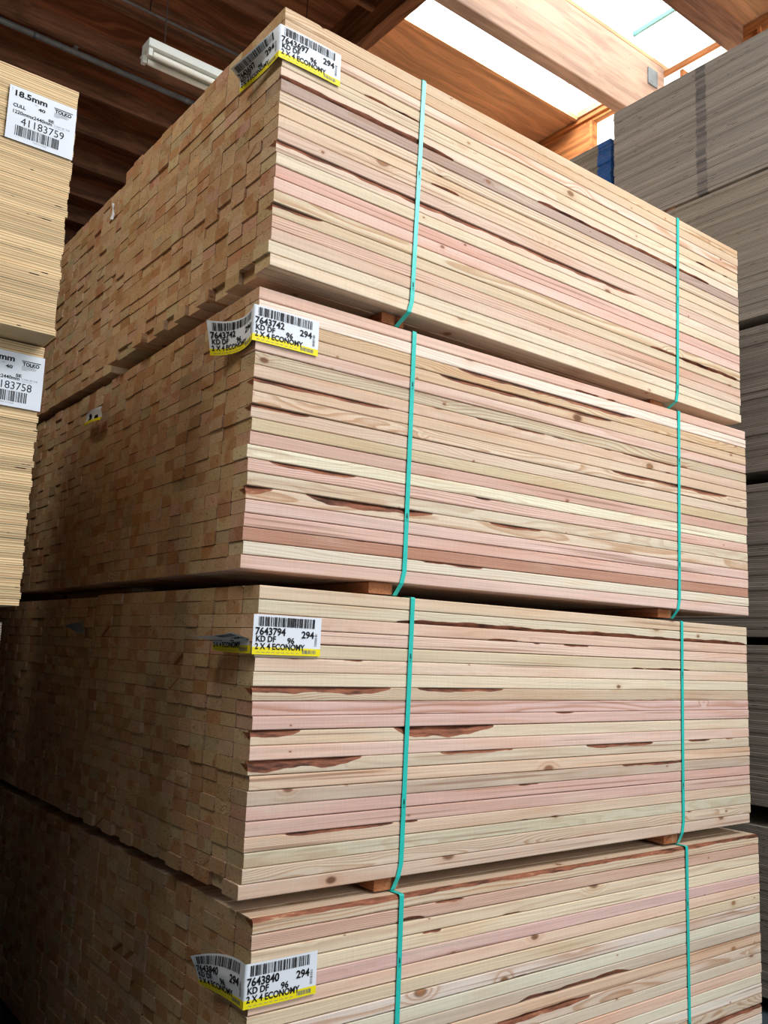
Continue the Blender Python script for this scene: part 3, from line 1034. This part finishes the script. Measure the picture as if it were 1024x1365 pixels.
for i in range(40):
    restp.box((RX + random.uniform(-.002, .002), RY, zz - 0.0185), (RX + 1.22, RY + 2.44, zz), 0.0007)
    zz -= 0.01865
right_rest_bottom = zz
pile(m_blue, 2.95, 1.13, 1.22, 2.44, 4.775, 18, "grey plywood sheet with blue-painted end, %s from the top of the stack farther back", "blue-ended sheets farther back", 0.003, 0.004)
zz = 4.775 - 18 * 0.01865
while zz - 0.0187 > 0.06:
    restp.box((2.95, 1.13, zz - 0.0185), (4.17, 3.57, zz), 0.0007)
    zz -= 0.01865
far_bottom = zz
tag(obj("plywood_sheets", restp.mesh("plywood_rest", M_PLY_HAZED)), "remaining plywood sheets low in the stacks, mostly hidden in shadow, plus an added light-blocking pile", "plywood", kind="stuff")
for n_, (x, y, lx, ly, h) in enumerate(((LX1 - 2.0, 0.62, 0.09, 1.2, left_rest_bottom), (LX1 - 0.5, 0.62, 0.09, 1.2, left_rest_bottom), (RX + 0.02, 0.62, 1.18, 0.09, right_rest_bottom), (RX + 0.02, -0.95, 1.18, 0.09, right_rest_bottom),
                                        (LX1 - 2.0, 1.89, 0.09, 1.18, blocker_bottom), (LX1 - 0.5, 1.89, 0.09, 1.18, blocker_bottom), (2.97, 1.5, 1.18, 0.09, far_bottom), (2.97, 3.0, 1.18, 0.09, far_bottom))):
    o = obj("floor_bearer", MB().box((x, y, 0), (x + lx, y + ly, h - 0.0005), 0.002).mesh("floor_bearer", M_JOIST))
    tag(o, "wooden bearer on the floor under the plywood stacks", "bearer", "floor bearers under the plywood")
for s, xx in enumerate((LX1 - 2.0, LX1 - 0.6)):
    o = obj("spacer_block", MB().box((0, 0, 0), (0.09, 1.0, 0.0445), 0.002).mesh("spacer_block", M_JOIST))
    o.location = (xx, 0.64, zbase + 0.0004)
    tag(o, "dark spacer block under the lower tagged plywood bundle, %s one" % ("outer", "inner")[s], "spacer")

# white mill labels on the tan plywood
PW, PH = 0.186, 0.158


def mill_label(num, x0, y, ztop, label):
    root = empty("mill_label", (x0, y, ztop - PH))
    tag(root, label, "label", "white mill labels on the tan plywood")
    fn = lambda u, v, l: (u * PW, -0.0008 - l - 0.0015 * math.sin(PI * v), v * PH)
    V, F = [], []
    nu, nv = 10, 8
    for j in range(nv + 1):
        for i in range(nu + 1):
            V.append(fn(i / nu, j / nv, 0.0))
    for j in range(nv):
        for i in range(nu):
            q = j * (nu + 1) + i
            F.append((q, q + 1, q + nu + 2, q + nu + 1))
    obj("paper", new_mesh("paper", V, F, M_PAPER, True), root)
    tx, lg, bc, sm = [], Printed(), Printed(), Printed()
    for body, u, v, h, w_, bo in (("18.5mm", 0.085, 0.825, 0.11, 0.47, 0.035), ("40", 0.43, 0.69, 0.06, 0.105, 0.035), ("CULL", 0.07, 0.615, 0.065, 0.18, 0.03),
                                  ("SE", 0.59, 0.555, 0.055, 0.085, 0.03), ("1220mmx2440mm", 0.075, 0.495, 0.065, 0.575, 0.025), (num, 0.20, 0.315, 0.145, 0.64, 0.0)):
        p = Printed()
        p.text(body, u, v, h, PW, PH, w_, bo)
        tx.append(p)
    lg.text("TOLKO", 0.675, 0.785, 0.065, PW, PH, 0.25, 0.05)
    lg.rect(0.66, 0.945, 0.862, 0.878)
    for i, w_ in enumerate((0.19, 0.22, 0.21, 0.08)):
        sm.rect(0.665, 0.665 + w_, 0.765 - i * 0.022, 0.772 - i * 0.022)
    sm.text("2,560 SF 3/8", 0.675, 0.515, 0.028, PW, PH, 0.24, 0.0)
    sm.rect(0.68, 0.84, 0.485, 0.489)
    sm.rect(0.37, 0.42, 0.775, 0.781)
    sm.text("T", 0.03, 0.90, 0.05, PW, PH, 0.02, 0.0)
    sm.text("Made in Canada", 0.40, 0.055, 0.022, PW, PH, 0.20, 0.0)
    for r in barcode_rects(0.13, 0.785, 0.095, 0.285, 7 + int(num) % 10, 34):
        bc.rect(*r, 1, 2)
    for p in tx:
        p.build("lettering", M_INK, root, (fn,), 0.0005)
    lg.build("logo", M_INK, root, (fn,), 0.0005)
    bc.build("barcode", M_INK, root, (fn,), 0.0005)
    sm.build("small_print", M_GREYINK, root, (fn,), 0.0005)


mill_label("41183759", LX1 - 0.187, 0.325, 3.086, "white mill label ending in 759 on the upper tan plywood bundle")
mill_label("41183758", LX1 + 0.012 - 0.187, 0.440, 2.364, "white mill label ending in 758 on the lower tan plywood bundle")

# ------------------------------------------------------------------ things under the dark roof
root = empty("fluorescent_light", (0.60, 2.90, 5.20))
tag(root, "white twin-tube fluorescent batten hanging from the dark ceiling by a wire", "light fixture")
hs = MB()
hs.box((0, -0.06, 0.035), (1.25, 0.06, 0.10), 0.004)
obj("housing", hs.mesh("housing", M_WHITEMETAL), root)
obj("reflector", MB().box((0.0, -0.085, 0.026), (1.25, 0.085, 0.035)).mesh("reflector", M_WHITEMETAL), root)
for s in (-1, 1):
    obj("fluorescent_tube", MB().tube((0.035, s * 0.045, 0.0), (1.215, s * 0.045, 0.0), 0.019, 20).mesh("tube", M_TUBE, True), root)
    for xx in (0.0, 1.225):
        obj("lamp_holder", MB().box((xx, s * 0.045 - 0.02, -0.024), (xx + 0.028, s * 0.045 + 0.02, 0.027), 0.003).mesh("holder", M_WHITEMETAL), root)
for xx in (0.11, 1.14):
    obj("hanging_wire", MB().tube((xx, -0.03, 0.10), (xx, -0.03, ROOF - 5.20 - 0.002), 0.004, 8).mesh("wire", M_BLACKWIRE), root)
    obj("wire_clip", MB().box((xx - 0.012, -0.05, 0.10), (xx + 0.012, -0.01, 0.108)).mesh("clip", M_BLACKWIRE), root)

JB = 6.15
root = empty("ceiling_conduit", (-2.4, JY[10] + 0.055, JB - 0.026))
tag(root, "thick dull steel conduit running under a joist behind the fluorescent light", "conduit")
obj("pipe", MB().tube((-2.5, 0, 0), (4.5, 0, 0), 0.024, 16).mesh("pipe", M_GALV, True), root)
for xx in (0.1, 1.4, 2.7, 3.95):
    obj("pipe_coupling", MB().tube((xx, 0, 0), (xx + 0.05, 0, 0), 0.0255, 16).mesh("coupling", M_GALV, True), root)
    obj("pipe_strap", MB().box((xx + 0.3, -0.05, 0.012), (xx + 0.33, 0.05, 0.0255)).mesh("pipe_strap", M_GALV), root)
root = empty("ceiling_conduit", (-2.4, 3.70, 6.13))
tag(root, "thin shiny steel conduit near the ceiling above the fluorescent light", "conduit")
obj("pipe", MB().tube((-2.5, 0, 0), (4.5, 0, 0), 0.0095, 14).mesh("pipe", M_GALV, True), root)
for xx in (0.3, 1.8, 3.3):
    obj("pipe_strap", MB().tube((xx, 0, 0.012), (xx, 0, ROOF - 6.13 - 0.002), 0.005, 8).mesh("pipe_strap", M_BLACKWIRE), root)

# ------------------------------------------------------------------ light
def area(name, loc, target, sx, sy, power, col):
    l = bpy.data.lights.new(name, "AREA")
    l.shape = "RECTANGLE"
    l.size, l.size_y = sx, sy
    l.energy = power
    l.color = col
    o = bpy.data.objects.new(name, l)
    COL.objects.link(o)
    o.location = loc
    d = Vector(target) - Vector(loc)
    o.rotation_euler = d.to_track_quat("-Z", "Y").to_euler()
    return o


area("skylight_lamp", (1.7, -3.2, 6.0), (1.2, 0.0, 1.8), 3.2, 2.2, 300, (1.0, 0.972, 0.965))
area("door_daylight", (1.6, -6.6, 2.9), (1.2, 0.0, 1.6), 2.8, 4.0, 205, (0.93, 0.985, 1.0))
area("cool_fill_far", (3.6, -3.4, 5.6), (2.4, 0.0, 1.5), 1.5, 2.0, 80, (0.74, 0.91, 1.0))  # added unseen fill, cooling the far end of the boards
area("fill_near", (-3.0, -2.6, 6.0), (-0.4, 0.4, 2.8), 2.0, 2.0, 42, (1.0, 0.96, 0.90))  # added dim fill on the board ends; this bay has no skylight
area("fill_inner", (-2.4, 0.4, 6.0), (0.0, 0.6, 3.0), 1.2, 1.4, 95, (1.0, 0.95, 0.86))  # added fill so the board ends fall darker downwards; no skylight here
area("skylight_shaft", (3.3, 1.53, ROOF + 0.10), (3.3, 1.53, 0.0), 2.1, 0.5, 8, (1.0, 0.98, 0.95))
area("skylight_shaft_inner", (3.3, 2.32, ROOF + 0.10), (3.3, 2.32, 0.0), 2.1, 0.7, 90, (1.0, 0.98, 0.95))

wld = bpy.data.worlds.new("World")
scene.world = wld
wld.use_nodes = True
nt = wld.node_tree
bg = nt.nodes["Background"]
sky = nt.nodes.new("ShaderNodeTexSky")
sky.sky_type = "NISHITA"
sky.sun_disc = False
sky.sun_elevation = math.radians(50)
nt.links.new(sky.outputs[0], bg.inputs[0])
bg.inputs[1].default_value = 0.15

# ------------------------------------------------------------------ camera
cam = bpy.data.cameras.new("camera")
cam.sensor_fit = "HORIZONTAL"
cam.sensor_width = 36.0
cam.lens = 36.0 * 1185.838 / 1024.0
cam.clip_start = 0.05
co = bpy.data.objects.new("camera", cam)
COL.objects.link(co)
r0, r1, r2 = (0.790773, -0.610949, 0.037675), (-0.122043, -0.097052, 0.987768), (0.59982, 0.785699, 0.151308)
co.matrix_world = Matrix(((r0[0], r1[0], -r2[0], -1.21705), (r0[1], r1[1], -r2[1], -2.14083), (r0[2], r1[2], -r2[2], 1.57328), (0, 0, 0, 1)))
scene.camera = co
scene.view_settings.view_transform = "Standard"
scene.view_settings.look = "None"
scene.view_settings.exposure = 0.0
scene.cycles.max_bounces = 8
scene.cycles.use_denoising = True
